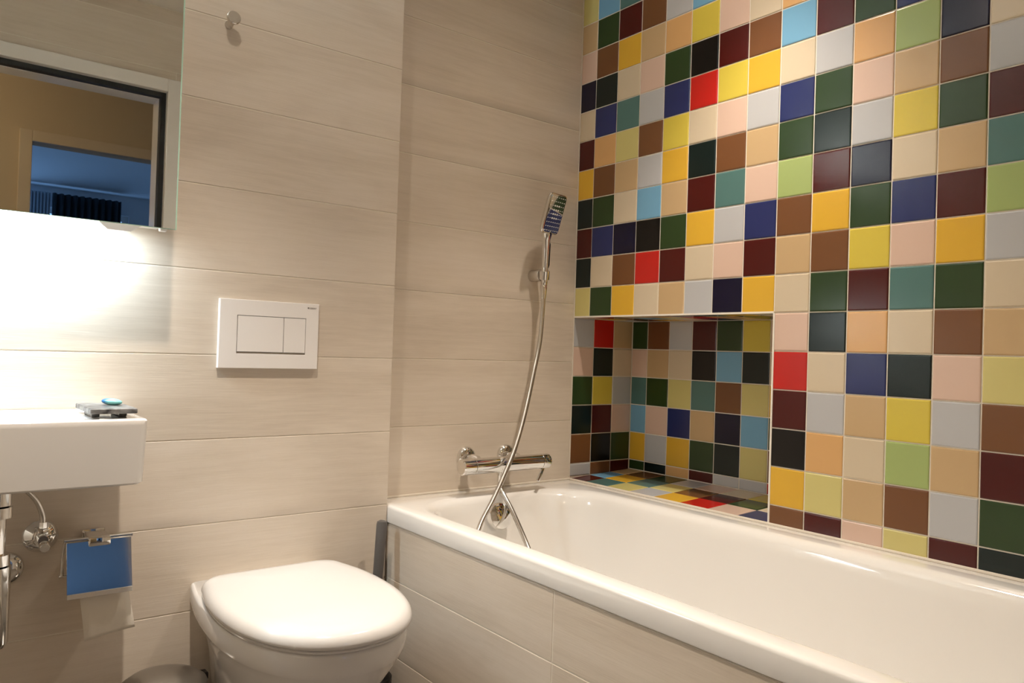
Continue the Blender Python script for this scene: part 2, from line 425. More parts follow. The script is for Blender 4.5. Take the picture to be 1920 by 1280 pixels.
# ------------------------------------------------------------------ wall with the door (behind the camera), hall, bedroom
DX0, DX1, DZ = -1.93, -0.93, 2.06
bm = bmesh.new()
for a in ((XL-.1, DX0, 0, CEIL), (DX1, .42, 0, CEIL), (DX0, DX1, DZ, CEIL)): box(bm, a[0], a[1], YF-.12, YF-.0012, a[2], a[3])
w_front = struct('wall_front', bm, M['grout'], 'door wall of wood-look tiles seen reflected in the mirror', 'wall')
zz = [0.0] + [z for z in ZJ if .01 < z < CEIL-.01] + [CEIL]
for i, (a, b) in enumerate(zip(zz, zz[1:])):
    spans = [(XL, DX0), (DX1, -.02)] if a < DZ-.05 else [(XL, -1.3), (-1.3, -.02)]
    if b < DZ or a > DZ-.05: zs_ = (a, b)
    else: zs_ = (a, b)
    if a < DZ < b:
        plank(w_front, -.93+1.93-GAP, b-DZ-GAP, (-1.43, YF, (b+DZ)/2), math.pi)
        spans = [(XL, DX0), (DX1, -.02)]
    elif a >= DZ: spans = [(XL, -.62), (-.62, -.02)]
    else: spans = [(XL, DX0), (DX1, -.02)]
    for x0, x1 in spans: plank(w_front, x1-x0-GAP, b-a-GAP, ((x0+x1)/2, YF, (a+b)/2), math.pi)
# door frame: white lining and casing with black gasket
door = thing('door_1', 'white door frame with black rubber gasket, reflected in the mirror', 'door frame', (-1.43, YF, 0), kind='structure')
def dpart(name, bm, m):
    o = obj(name, bm, m, door); o.location = Vector((1.43, -YF, 0)); return o
cw = .055
bm = bmesh.new()
box(bm, DX0-.02, DX0+cw-.02, YF-.13, YF+.022, 0, DZ+cw-.02, bev=.003)
box(bm, DX1-cw+.02, DX1+.02, YF-.13, YF+.022, 0, DZ+cw-.02, bev=.003)
box(bm, DX0+cw-.02, DX1-cw+.02, YF-.13, YF+.022, DZ-.02, DZ+cw-.02, bev=.003)
dpart('casing', bm, M['white_lacquer'])
i0, i1, iz = DX0+cw-.02, DX1-cw+.02, DZ-.02
bm = bmesh.new()
box(bm, i0, i0+.02, YF-.045, YF-.01, 0, iz); box(bm, i1-.02, i1, YF-.045, YF-.01, 0, iz); box(bm, i0+.02, i1-.02, YF-.045, YF-.01, iz-.02, iz)
dpart('gasket', bm, M['black_rubber'])
bm = bmesh.new()
box(bm, i0, i0+.022, YF-.14, YF-.045, 0, iz); box(bm, i1-.022, i1, YF-.14, YF-.045, 0, iz); box(bm, i0+.022, i1-.022, YF-.14, YF-.045, iz-.022, iz)
dpart('lining', bm, M['white_lacquer'])
# hall
HY = -3.40; HX0, HX1, HZ = -1.32, -.50, 2.04
HC = 2.42
struct('hall_floor', BX(-3.4, 1.2, HY-.1, YF-.12, -.08, 0), M['carpet'], 'dark floor of the hall outside the bathroom door', 'floor')
struct('hall_ceiling', BX(-3.4, 1.2, HY-.1, YF-.12, HC, HC+.1), M['plaster'], 'white hall ceiling beyond the bathroom door', 'ceiling')
bm = bmesh.new()
for a in ((-3.4, HX0, 0, HC), (HX1, 1.2, 0, HC), (HX0, HX1, HZ, HC)): box(bm, a[0], a[1], HY-.1, HY, a[2], a[3])
struct('wall_hall', bm, M['hallpaint'], 'beige hall wall with a doorway to a blue-lit room', 'wall')
struct('wall_hall_end', BX(1.2, 1.3, HY-.1, YF-.1, 0, HC), M['hallpaint'], 'beige end wall of the hall on one side', 'wall')
struct('wall_hall_far', BX(-3.5, -3.4, HY-.1, YF-.1, 0, HC), M['hallpaint'], 'beige end wall of the hall on the other side', 'wall')
struct('wall_hall_inner', BX(-3.4, XL-.1, YF-.12, YF-.02, 0, HC), M['hallpaint'], 'beige hall wall beside the bathroom', 'wall')
struct('wall_hall_side', BX(.42, 1.2, YF-.12, YF-.02, 0, HC), M['hallpaint'], 'beige hall wall on the tiled wall side', 'wall')
bm = bmesh.new()
box(bm, HX0-.06, HX0, HY-.01, HY+.018, 0, HZ+.06, bev=.003); box(bm, HX1, HX1+.06, HY-.01, HY+.018, 0, HZ+.06, bev=.003); box(bm, HX0, HX1, HY-.01, HY+.018, HZ, HZ+.06, bev=.003)
struct('door_2', bm, M['beige_lacquer'], 'pale door casing around the blue-lit doorway in the mirror', 'door frame')
# bedroom
BY = -7.2
struct('room_floor', BX(-3.4, .45, BY-.1, HY-.1, -.08, 0), M['carpet'], 'dark floor of the blue-lit room', 'floor')
struct('room_ceiling', BX(-3.4, .45, BY-.1, HY-.1, 2.45, 2.55), M['roompaint'], 'ceiling of the room lit blue by dusk daylight', 'ceiling')
struct('wall_room_right', BX(.35, .45, BY, HY-.1, 0, 2.45), M['roompaint'], 'side wall of the blue-lit room', 'wall')
struct('wall_room_left', BX(-3.5, -3.4, BY, HY-.1, 0, 2.45), M['roompaint'], 'far side wall of the blue-lit room', 'wall')
bm = bmesh.new()
for a in ((-3.4, -2.9, 0, 2.45), (-.1, .35, 0, 2.45), (-2.9, -.1, 0, .25), (-2.9, -.1, 2.25, 2.45)): box(bm, a[0], a[1], BY-.1, BY, a[2], a[3])
struct('wall_room_end', bm, M['roompaint'], 'window wall at the end of the blue-lit room', 'wall')
win = thing('window_1', 'large bedroom window with thin frame behind the curtains', 'window', (-1.5, BY-.05, .25), kind='structure')
bm = bmesh.new()
for x in (-2.9, -1.53, -.16): box(bm, x, x+.06, BY-.08, BY-.03, .25, 2.25)
for z in (.25, 2.19): box(bm, -2.84, -.16, BY-.08, BY-.03, z, z+.06)
o = obj('window_frame', bm, M['white_lacquer'], win); o.location = (1.5, -BY+.05, -.25)
def curtain(name, x0, x1, m, label):
    bm = bmesh.new(); n = 60; a = []; b = []
    for i in range(n+1):
        x = x0+(x1-x0)*i/n; y = BY+.13+.035*math.sin(i*1.05)
        a.append(bm.verts.new((x, y, .03))); b.append(bm.verts.new((x, y, 2.37)))
    for i in range(n): bm.faces.new((a[i], a[i+1], b[i+1], b[i]))
    o = obj(name, bm, m); s = o.modifiers.new('thick', 'SOLIDIFY'); s.thickness = .004; smooth(o, 80)
    return tag(o, label, 'curtain')
curtain('curtain', -.80, -.20, M['curtain'], 'dark curtain hanging at the window of the blue-lit room')
curtain('sheer_curtain', -1.10, -.82, M['sheer'], 'pale sheer curtain beside the dark one in the blue-lit room')
ld = bpy.data.lights.new('window_daylight', 'AREA'); ld.shape = 'RECTANGLE'; ld.size = 2.7; ld.size_y = 1.9; ld.energy = 34; ld.color = (.27, .52, .95)
lo = bpy.data.objects.new('window_daylight', ld); COL.objects.link(lo); lo.location = (-1.5, BY-.12, 1.25); lo.rotation_euler = (math.radians(90), 0, 0)
# hall lamp
hl = thing('hall_ceiling_lamp', 'round white ceiling lamp in the hall', 'ceiling lamp', (-2.3, -2.75, HC))
bm = lathe(bmesh.new(), (0, 0, 0), (0, 0, -1), [(0, .12), (.03, .13), (.06, .115), (.075, .06), (.078, 0)], 32); smooth(obj('lamp_shade', bm, M['plaster'], hl))
pl = bpy.data.lights.new('hall_lamp_light', 'POINT'); pl.energy = 7; pl.color = (1, .80, .56); pl.shadow_soft_size = .08
po = bpy.data.objects.new('hall_lamp_light', pl); COL.objects.link(po); po.parent = hl; po.location = (0, 0, -.18)

# ------------------------------------------------------------------ bath
bath = thing('bathtub', 'white enamelled built-in bathtub along the coloured tile wall', 'bathtub', (-.37, -.9, 0))
def bpart(parent, base, name, bm, m, sm=40):
    o = obj(name, bm, m, parent); o.location = -Vector(base); return smooth(o, sm) if sm else o
BB = (-.37, -.9, 0)
X0, X1, Y0, Y1 = XE, -.003, -1.80, -.003
ix0, ix1, iy0, iy1 = -.697, -.080, -1.735, -.094
R_ = []
for ins, z in ((0.010, RIM-.047), (0.001, RIM-.047), (0, RIM-.044), (0, RIM-.010), (.0015, RIM-.005), (.005, RIM-.0015), (.010, RIM)):
    R_.append(rrect(X0+ins, X1-ins, Y0+ins, Y1-ins, .012, z))
for t, z in ((-.006, RIM), (.000, RIM-.0006), (.008, RIM-.004), (.016, RIM-.011), (.021, RIM-.020), (.027, RIM-.045)):
    R_.append(rrect(ix0+t, ix1-t, iy0+t, iy1-t, .17, z))
for t, ty, z in ((.042, .075, RIM-.18), (.058, .12, RIM-.30), (.072, .155, RIM-.365), (.095, .19, RIM-.398), (.13, .23, RIM-.412), (.19, .30, RIM-.417)):
    R_.append(rrect(ix0+t, ix1-t, iy0+ty, iy1-ty*.8, .14 if t < .1 else .10, z))
bm = skin(bmesh.new(), R_)
bpart(bath, BB, 'tub', bm, M['enamel'], 60)
# overflow cover in the sloping end
oc = Vector((-.406, -.137, .490)); on = Vector((0, -1, .30)).normalized()
ov = bpart(bath, BB, 'overflow_cover', lathe(bmesh.new(), oc, on, [(0, .038), (.006, .040), (.013, .040), (.020, .037), (.0245, .028), (.0265, .014), (.027, 0)], 40), M['chrome'])
bpart(bath, BB, 'drain', lathe(bmesh.new(), (-.384, -.52, RIM-.417), (0, 0, 1), [(0, .034), (.004, .034), (.006, .028), (.006, 0)], 32), M['chrome'])

PXX = XE+.005
panel = thing('bath_panel', 'bath front clad in pale wood-look tiles below the white rim', 'bath panel', (PXX, -.9, 0), kind='structure')
o = obj('core', BX(PXX+.0010, XE+.05, -1.80, YS+.035, 0, RIM-.05), M['grout'], panel); o.location = (-PXX, .9, 0)
pz_ = [0.0, JZ-PIT, JZ, RIM-.050]; py_ = [YS+.03, -.777, -1.80]
for a, b in zip(pz_, pz_[1:]):
    for y0, y1 in zip(py_, py_[1:]):
        pl_ = plank(panel, abs(y1-y0)-GAP, b-a-GAP, (0, (y0+y1)/2+.9, (a+b)/2), -math.pi/2)
struct('bath_end_ledge', BX(XE, 0, YF, -1.80, 0, RIM-.002, bev=.002), M['profile'], 'white ledge closing the gap at the near end of the bath', 'ledge')

# ------------------------------------------------------------------ bath mixer
MZ, MY, MX = .637, -.105, -.355
mx = thing('bath_mixer', 'chrome thermostatic bath mixer on the wall above the bath rim', 'mixer tap', (MX, 0, MZ))
MB = (MX, 0, MZ)
def mpart(name, bm, m=M['chrome'], parent=mx, sm=40):
    o = obj(name, bm, m, parent)
    o.location = -Vector(MB) if parent is mx else (0, 0, 0)
    return smooth(o, sm)
mr = .0235
mpart('body', lathe(bmesh.new(), (-.475, MY, MZ), (1, 0, 0), [(0, mr-.001), (.001, mr), (.252, mr), (.253, mr-.001)], 48))
mpart('temperature_knob', lathe(bmesh.new(), (-.5185, MY, MZ), (1, 0, 0), [(0, 0), (0, mr-.003), (.003, mr), (.0415, mr), (.0425, mr-.001)], 48, cap=False))
kb = mpart('flow_knob', lathe(bmesh.new(), (-.2205, MY, MZ), (1, 0, 0), [(0, mr-.001), (.001, mr), (.027, mr), (.031, mr-.003), (.031, 0)], 48, cap=False))
lv = bmesh.new(); box(lv, -.0055, .0055, -.003, .003, -.052, 0, bev=.002)
lo_ = obj('lever', lv, M['chrome'], kb); lo_.location = (-.212, MY-.006, MZ-.018); lo_.rotation_euler = (math.radians(-12), math.radians(36), 0); smooth(lo_)
for x in (-.4313, -.2793):
    mpart('escutcheon', lathe(bmesh.new(), (x, 0, MZ+.012), (0, -1, 0), [(0, .0325), (.004, .0325), (.012, .029), (.016, .022), (.017, .016)], 40))
    mpart('inlet_union', lathe(bmesh.new(), (x, -.014, MZ+.010), Vector((0, -1, -.12)), [(0, .013), (.022, .013), (.023, .019), (.045, .019), (.05, .015), (.082, .015)], 28))
mpart('diverter_collar', lathe(bmesh.new(), (-.374, MY+.004, MZ+.004), (0, -1, 0), [(0, .020), (.022, .020), (.026, .017), (.0262, 0)], 32, cap=False))
mpart('hose_outlet', lathe(bmesh.new(), (-.374, MY, MZ-.018), (0, 0, -1), [(0, .0125), (.012, .0125), (.013, .0105), (.034, .0105), (.035, .008), (.05, .008)], 28))

# hand shower, bracket, hose
HB = Vector((-.186, -.056, 1.200)); HT = Vector((-.2105, -.090, 1.352))
ax = (HT-HB).normalized()
br = thing('shower_bracket', 'small cylindrical chrome wall bracket holding the hand shower', 'shower bracket', (-.192, 0, 1.226))
o = obj('peg', lathe(bmesh.new(), (0, 0, 0), (.10, -1, 0), [(0, .0185), (.002, .0195), (.040, .0195), (.043, .018), (.043, 0)], 32), M['chrome_satin'], br); smooth(o)
o = obj('cradle', lathe(bmesh.new(), (.0075, -.0535, -.014), tuple(ax), [(0, .013), (.001, .0165), (.028, .0175), (.030, .014)], 32), M['chrome'], br); smooth(o)

hs = thing('hand_shower', 'square-headed chrome hand shower with white nozzles hanging on its bracket', 'hand shower', HB)
ax = (HT-HB).normalized()
o = obj('handle', tube(bmesh.new(), [HT*0 + ax*t for t in (-.012, 0, .016, .018, .06, .11, .140, .158, .172)], [.009, .0105, .0105, .0095, .0105, .0115, .0125, .017, .012], 20), M['chrome'], hs); smooth(o)
o = obj('grip_inset', tube(bmesh.new(), [ax*t + Vector((.0088, -.0045, 0)) for t in (.05, .06, .125, .135)], [.002, .0048, .0048, .002], 12), M['black_plastic'], hs); smooth(o)
# head: local frame  n = spray direction, a = along the head, w = across
a_ = Vector((.054, -.288, .956)).normalized(); n_ = Vector((.344, -.894, -.288)); n_ = (n_ - a_*n_.dot(a_)).normalized(); w_ = a_.cross(n_).normalized()
hc = (HT-HB) + a_*.066 + n_*.004
MH = Matrix(((w_.x, a_.x, n_.x, hc.x), (w_.y, a_.y, n_.y, hc.y), (w_.z, a_.z, n_.z, hc.z), (0, 0, 0, 1)))
R2 = []
for ins, z in ((.034, -.022), (.022, -.020), (.008, -.010), (.001, -.002), (0, .002), (.001, .005), (.004, .0065)):
    R2.append(rrect(-.053+ins, .053-ins, -.064+ins*.9, .064-ins*.8, .014, z, 6, 3))
bm = skin(bmesh.new(), R2, close_first=True); bmesh.ops.transform(bm, matrix=MH, verts=bm.verts)
hd = obj('head', bm, M['chrome'], hs); smooth(hd, 50)
bm = skin(bmesh.new(), [rrect(-.048, .048, -.059, .059, .011, .006, 6, 3), rrect(-.047, .047, -.058, .058, .011, .0075, 6, 3)]); bmesh.ops.transform(bm, matrix=MH, verts=bm.verts)
sf = obj('spray_face', bm, M['chrome'], hd)
nz = None
for i in range(7):
    for j in range(9):
        big = (2 <= i <= 4 and 3 <= j <= 6)
        x, y = -.039+.013*i, -.052+.013*j
        if nz is None or True:
            r = .0030 if big else .0013
            bm = lathe(bmesh.new(), (0, 0, 0), (0, 0, 1), [(0, r), (.0018, r*.8)], 8)
            key = 'nz%d' % big
            if key not in bpy.data.meshes:
                d = bpy.data.meshes.new(key); bm.to_mesh(d); d.materials.append(M['rubber_nozzle'])
            bm.free(); d = bpy.data.meshes[key]
            o = bpy.data.objects.new('nozzle', d); COL.objects.link(o); o.parent = sf
            o.matrix_local = MH @ Matrix.Translation((x, y, .0072))
ho = thing('shower_hose', 'long silver shower hose looping from the hand shower into the bath', 'shower hose', (-.19, -.056, 1.18))
hp = [HB - ax*.008, (-.188, -.056, 1.13), (-.200, -.060, 1.012), (-.234, -.075, .911), (-.282, -.100, .796), (-.346, -.135, .688), (-.399, -.155, .613),
      (-.451, -.175, .551), (-.513, -.200, .487), (-.560, -.240, .425), (-.600, -.33, .32), (-.585, -.44, .215), (-.53, -.52, .158), (-.465, -.50, .20), (-.430, -.40, .31),
      (-.412, -.300, .423), (-.382, -.185, .503), (-.376, -.124, .552), (-.374, -.107, .575), (-.374, -.105, .592)]
o = obj('tube', tube(bmesh.new(), [Vector(q)-Vector((-.19, -.056, 1.18)) for q in spline(hp, 10)], .0072, 12), M['chrome_satin'], ho); smooth(o, 80)
o = obj('cone_nut', tube(bmesh.new(), [Vector(q)-Vector((-.19, -.056, 1.18)) for q in ((-.1845, -.0545, 1.194), (-.186, -.055, 1.186), (-.188, -.056, 1.150))], [.011, .011, .0085], 16), M['chrome'], ho); smooth(o)

# ------------------------------------------------------------------ toilet
TX = -1.100
def dring(hw, y_back, y_front, a, z, hwb=None, rb=.02, n=44):
    """D-shaped outline, flat end at the wall, elliptical front of depth a; fixed count"""
    out = []; hwb = hw if hwb is None else hwb
    yc = y_front + a
    for i in range(n+1):                          # front half ellipse, from +X to -X
        th = math.pi*i/n
        c, s = math.cos(th), math.sin(th); e = 2/2.25
        out.append(Vector((TX + hw*math.copysign(abs(c)**e, c), yc - a*abs(s)**e, z)))
    def side(sx):
        q = []
        for k in range(1, 7):
            t = k/7; q.append(Vector((TX+sx*(hw+(hwb-hw)*t*t), yc+(y_back-rb-yc)*t, z)))
        for k in range(6):
            th = math.pi/2*k/5; q.append(Vector((TX+sx*(hwb-rb+rb*math.cos(th)), y_back-rb+rb*math.sin(th), z)))
        return q
    L_ = side(-1); out += L_
    m = 6; p0 = out[-1]; Rr = side(1)[::-1]; p1 = Rr[0]
    for k in range(1, m): out.append(p0.lerp(p1, k/m))
    return out + Rr
wc = thing('toilet', 'white wall-hung toilet with closed rounded lid', 'toilet', (TX, YS, 0))
WB = (TX, YS, 0)
yb = YS-.001
R3 = [dring(.176, yb, -.655, .30, .4195, .150, .012), dring(.182, yb, -.662, .30, .4175, .153, .010), dring(.184, yb, -.665, .30, .412, .155, .008),
      dring(.183, yb, -.663, .30, .385, .155, .008), dring(.181, yb, -.659, .30, .374, .154, .008), dring(.1795, yb, -.657, .30, .3705, .150, .008),
      dring(.1780, yb, -.655, .30, .3680, .126, .008), dring(.173, yb, -.647, .295, .355, .118, .008),
      dring(.157, yb, -.616, .275, .315, .114, .008), dring(.141, yb, -.570, .25, .270, .110, .008), dring(.126, yb, -.515, .22, .225, .106, .008),
      dring(.112, yb, -.455, .19, .185, .100, .008), dring(.098, yb, -.405, .17, .150, .092, .008), dring(.080, yb, -.35, .15, .128, .080, .008), dring(.05, yb, -.28, .1, .120, .06, .008)]
bpart(wc, WB, 'bowl', skin(bmesh.new(), R3, close_first=True), M['ceramic'], 50)
ysb = YS-.095
st = [dring(.172, ysb, -.655, .29, .4195, .150, .04), dring(.182, ysb, -.668, .29, .4215, .158, .04), dring(.1835, ysb, -.670, .29, .4255, .160, .04), dring(.181, ysb, -.667, .29, .4285, .158, .04)]
bpart(wc, WB, 'seat', skin(bmesh.new(), st, close_first=True), M['lid'], 50)
ysl = YS-.090
def lidr(ins, z): return dring(.187-ins, ysl-ins*.8, -.676+ins, .29-ins*.7, z, .166-ins, max(.045-ins*.3, .012))
LR = [lidr(.012, .4300), lidr(.002, .4300), lidr(0, .4325), lidr(0, .438), lidr(.002, .445), lidr(.007, .4515), lidr(.014, .4560), lidr(.024, .4588), lidr(.045, .4605), lidr(.09, .4622), lidr(.13, .4630)]
bpart(wc, WB, 'lid', skin(bmesh.new(), LR, close_first=True), M['lid'], 60)
for s in (-1, 1):
    bpart(wc, WB, 'hinge', lathe(bmesh.new(), (TX+s*.075-.02, YS-.075, .430), (1, 0, 0), [(0, .008), (.001, .010), (.039, .010), (.040, .008)], 20), M['chrome'])

# ------------------------------------------------------------------ flush plate
fp = thing('flush_plate', 'white dual-flush plate on the wall above the toilet', 'flush plate', (-1.0905, YS, .9985))
fw, fh, fd = .246, .164, .012
bw, bh, bx, bz = .1675, .0905, .0015, .0      # button field
bm = bmesh.new()
bx0, bx1, bz0, bz1 = -fw/2+.0415, fw/2-.0335, -.047, .0445
def rr_(x0, x1, z0, z1, y): return [bm.verts.new(v) for v in ((x0, y, z0), (x1, y, z0), (x1, y, z1), (x0, y, z1))]
e_ = .0009
rg = [rr_(-fw/2, fw/2, -fh/2, fh/2, 0), rr_(-fw/2, fw/2, -fh/2, fh/2, -fd+e_), rr_(-fw/2+e_, fw/2-e_, -fh/2+e_, fh/2-e_, -fd),
      rr_(bx0-.0006, bx1+.0006, bz0-.0006, bz1+.0006, -fd), rr_(bx0, bx1, bz0, bz1, -fd+.0006), rr_(bx0, bx1, bz0, bz1, 0)]
for a, b in zip(rg, rg[1:]+rg[:1]):
    for i in range(4): bm.faces.new((a[i], a[(i+1) % 4], b[(i+1) % 4], b[i]))
bmesh.ops.recalc_face_normals(bm, faces=bm.faces)
obj('frame', bm, M['plastic'], fp)
obj('recess', BX(bx0, bx1, -.004, -.001, bz0, bz1), M['darkgap'], fp)
bs = bx0+(bx1-bx0)*.667
for name, u0, u1, lab in (('flush_button', bx0+.0015, bs-.0009, 'wide flush button'), ('flush_button', bs+.0009, bx1-.0015, 'narrow flush button')):
    bm = bmesh.new(); q = [(-.004, bz0+.0035), (-.0125, bz0+.0050), (-.0118, bz1-.0012), (-.004, bz1-.0012)]
    va = [bm.verts.new((u0, y, z)) for y, z in q]; vb = [bm.verts.new((u1, y, z)) for y, z in q]
    bm.faces.new(va); bm.faces.new(vb[::-1])
    for i in range(4): bm.faces.new((va[i], vb[i], vb[(i+1) % 4], va[(i+1) % 4]))
    bmesh.ops.recalc_face_normals(bm, faces=bm.faces)
    o = obj(name, bm, M['plastic'], fp); o['label'] = lab
obj('button_edge', BX(bx0+.001, bx1-.001, -.0110, -.004, bz0+.0006, bz0+.0032), M['chrome_satin'], fp)
cu = bpy.data.curves.new('logo', 'FONT'); cu.body = 'GEBERIT'; cu.size = .0052; cu.extrude = .0001
to = bpy.data.objects.new('logo_tmp', cu); COL.objects.link(to)
me = bpy.data.meshes.new_from_object(to.evaluated_get(bpy.context.evaluated_depsgraph_get())); bpy.data.objects.remove(to)
lg = obj('lettering', me, None, fp); me.materials.clear(); me.materials.append(M['print'])
lg.rotation_euler = (math.pi/2, 0, 0); lg.location = (fw/2-.0265, -fd-.0002, fh/2-.0128)
obj('logo_square', BX(fw/2-.0305, fw/2-.0270, -fd-.0002, -fd, fh/2-.0128, fh/2-.0088), M['print'], fp)

# ------------------------------------------------------------------ wall hook
hk = thing('robe_hook', 'small round satin metal wall hook high beside the mirror', 'hook', (-1.214, YS, 1.727))
o = obj('stem', lathe(bmesh.new(), (0, 0, 0), (.02, -1, .12), [(0, .0095), (.004, .0095), (.006, .008), (.034, .008)], 24), M['chrome_satin'], hk); smooth(o)
o = obj('disc', lathe(bmesh.new(), (.0005, -.030, .0065), (.02, -1, .12), [(0, .008), (.001, .0155), (.007, .0160), (.009, .0145), (.009, 0)], 32), M['chrome_satin'], hk); smooth(o)

# ------------------------------------------------------------------ mirror cabinet
cx0, cx1, cz0, cz1 = -1.935, -1.343, 1.2125, 1.82
cab = thing('mirror_cabinet', 'mirror cabinet over the basin with bright light strip underneath', 'mirror cabinet', ((cx0+cx1)/2, YS, cz0))
CB = ((cx0+cx1)/2, YS, cz0)
bpart(cab, CB, 'body', BX(cx0+.012, cx1-.012, -.200, YS-.001, cz0+.012, cz1-.008, bev=.0015, seg=1), M['white_lacquer'], None)
dr = bpart(cab, CB, 'mirror_door', BX(cx0, cx1, -.213, -.208, cz0, cz1), M['glassedge'], None)
obj('mirror_surface', BX(cx0+.001, cx1-.0028, -.2135, -.2130, cz0+.001, cz1-.001), M['mirror'], dr)
bpart(cab, CB, 'door_back', BX(cx0+.006, cx1-.006, -.208, -.2005, cz0+.002, cz1-.004), M['white_lacquer'], None)
bm = bmesh.new()
va = [bm.verts.new(v) for v in ((-1.492, -.207, cz0+.002), (-1.408, -.207, cz0+.002), (-1.428, -.196, cz0-.012), (-1.472, -.196, cz0-.012))]
vb = [bm.verts.new(v) for v in ((-1.492, -.190, cz0+.002), (-1.408, -.190, cz0+.002), (-1.428, -.188, cz0-.012), (-1.472, -.188, cz0-.012))]
bm.faces.new(va); bm.faces.new(vb[::-1])
for i in range(4): bm.faces.new((va[i], vb[i], vb[(i+1) % 4], va[(i+1) % 4]))
bmesh.ops.recalc_face_normals(bm, faces=bm.faces)
bpart(cab, CB, 'pull_tab', bm, M['plastic'], None)
bpart(cab, CB, 'corner_clip', BX(-1.374, -1.360, -.206, -.190, cz0-.005, cz0+.004, bev=.002), M['plastic'], None)
bpart(cab, CB, 'light_strip', BX(-1.90, -1.44, -.175, -.120, cz0+.006, cz0+.013), M['led'], None)
bpart(cab, CB, 'top_light_strip', BX(-1.88, -1.40, -.175, -.120, cz1-.009, cz1-.004), M['led'], None)
for nm, z, e, rx in (('cabinet_downlight', cz0+.003, 3.6, 0), ('cabinet_uplight', cz1+.002, 15.0, math.pi+math.radians(-38))):
    l = bpy.data.lights.new(nm, 'AREA'); l.shape = 'RECTANGLE'; l.size = .46; l.size_y = .05; l.energy = e; l.color = (.70, .87, 1.0)
    o = bpy.data.objects.new(nm, l); COL.objects.link(o); o.parent = cab; o.location = Vector((-1.67, -.147, z))-Vector(CB); o.rotation_euler = (rx, 0, 0)

# ------------------------------------------------------------------ basin
sx0, sx1, sy0, sy1, szt, szb = -1.866, -1.414, -.358, YS-.001, .8255, .700
bs_ = thing('basin', 'small rectangular white wall basin below the mirror cabinet', 'basin', ((sx0+sx1)/2, YS, szb))
SB = ((sx0+sx1)/2, YS, szb)
R4 = []
for ins, z, r in ((.03, szb+.001, .02), (.009, szb, .02), (.0045, szb+.004, .018), (.001, szt-.012, .013), (.001, szt-.004, .012), (.003, szt-.001, .012), (.006, szt, .012)):
    R4.append(rrect(sx0+ins, sx1-ins, sy0+ins, sy1-ins*.2, r, z, 8, 4))
wx0, wx1, wy0, wy1 = sx0+.10, sx1-.105, sy0+.018, sy1-.035
for t, z in ((0, szt), (.004, szt-.002), (.008, szt-.010), (.016, szt-.06), (.03, szt-.085), (.06, szt-.092)):
    R4.append(rrect(wx0+t, wx1-t, wy0+t, wy1-t, .03, z, 8, 4))
bpart(bs_, SB, 'bowl', skin(bmesh.new(), R4, close_first=True), M['ceramic'], 45)
bpart(bs_, SB, 'drain', lathe(bmesh.new(), ((wx0+wx1)/2, (wy0+wy1)/2, szt-.092), (0, 0, 1), [(0, .03), (.003, .03), (.005, .024), (.005, 0)], 28), M['chrome'])

# soap dish and soap
sd = thing('soap_dish', 'grey veined stone soap tray on the corner of the basin', 'soap dish', (-1.4725, -.258, szt))
slab = BX(-.0405, .0405, -.078, .078, .0090, .0190, bev=.0015, seg=1)
o = obj('slab', slab, M['slate'], sd); 
for dx in (-.024, .024): 
    f = BX(dx-.007, dx+.007, -.035, .040, .0002, .0090, bev=.001, seg=1); obj('foot', f, M['slate'], sd)
sd.rotation_euler.z = math.radians(1)
bm = bmesh.new(); bmesh.ops.create_icosphere(bm, subdivisions=3, radius=1); bmesh.ops.scale(bm, vec=(.020, .013, .0068), verts=bm.verts)
sp = obj('soap_bar', bm, M['soap']); sp.location = (-1.460, -.245, szt+.0190+.0066); sp.rotation_euler = (0, math.radians(4), math.radians(-38)); smooth(sp, 180)
tag(sp, 'small blue and mint soap bar lying on the stone tray', 'soap')

# ------------------------------------------------------------------ bottle trap, angle valve
TXp, TYp = -1.642, -.215
tr = thing('bottle_trap', 'chrome bottle trap hanging under the basin', 'trap', (TXp, TYp, szb))
def tp(name, prof, org=(0, 0, 0), axis=(0, 0, -1), m=M['chrome'], parent=tr):
    o = obj(name, lathe(bmesh.new(), org, axis, prof, 32), m, parent); return smooth(o)
tp('tailpiece', [(-.004, .0235), (.043, .0235), (.044, .019)])
tp('upper_nut', [(.045, .022), (.046, .0255), (.066, .0255), (.067, .021)])
tp('standpipe', [(.067, .016), (.140, .016)])
tp('lower_nut', [(.134, .018), (.135, .0245), (.155, .0245), (.156, .020)])
tp('cup', [(.157, .022), (.158, .0265), (.172, .0268), (.30, .0268), (.308, .024), (.310, .018), (.310, 0)])
tp('outlet_pipe', [(0, .016), (.118, .016)], (0.010, .005, -.178), (0, 1, 0))
tp('wall_rosette', [(0, .034), (.002, .034), (.008, .030), (.012, .018)], (.026, TYp*-1+YS, -.196), (0, -1, 0))

VX, VZ = -1.556, .563
av = thing('angle_valve', 'chrome angle valve with round rosette and supply pipe under the basin', 'valve', (VX, YS, VZ))
def vp(name, bm, m=M['chrome']): return smooth(obj(name, bm, m, av))
vp('rosette', lathe(bmesh.new(), (0, 0, 0), (0, -1, 0), [(0, .0325), (.002, .0330), (.006, .030), (.016, .020), (.020, .013)], 40))
vp('valve_body', lathe(bmesh.new(), (0, -.016, .002), (0, -1, 0), [(0, .011), (.034, .011), (.036, .009)], 24))
vp('outlet_nut', lathe(bmesh.new(), (0, -.036, .006), (0, 0, 1), [(0, .008), (.006, .0105), (.016, .0105), (.018, .0075), (.030, .0075)], 6))
vp('handwheel', lathe(bmesh.new(), (.002, -.048, -.008), (0, -1, -.25), [(0, .006), (.002, .0098), (.014, .0098), (.016, .0085), (.016, 0)], 24, cap=False))
vp('supply_pipe', tube(bmesh.new(), spline([(0, -.036, .030), (-.002, -.038, .052), (-.014, -.045, .082), (-.035, -.055, .108), (-.058, -.065, .124), (-.085, -.075, .140)], 8), .0055, 12), M['chrome_satin'])

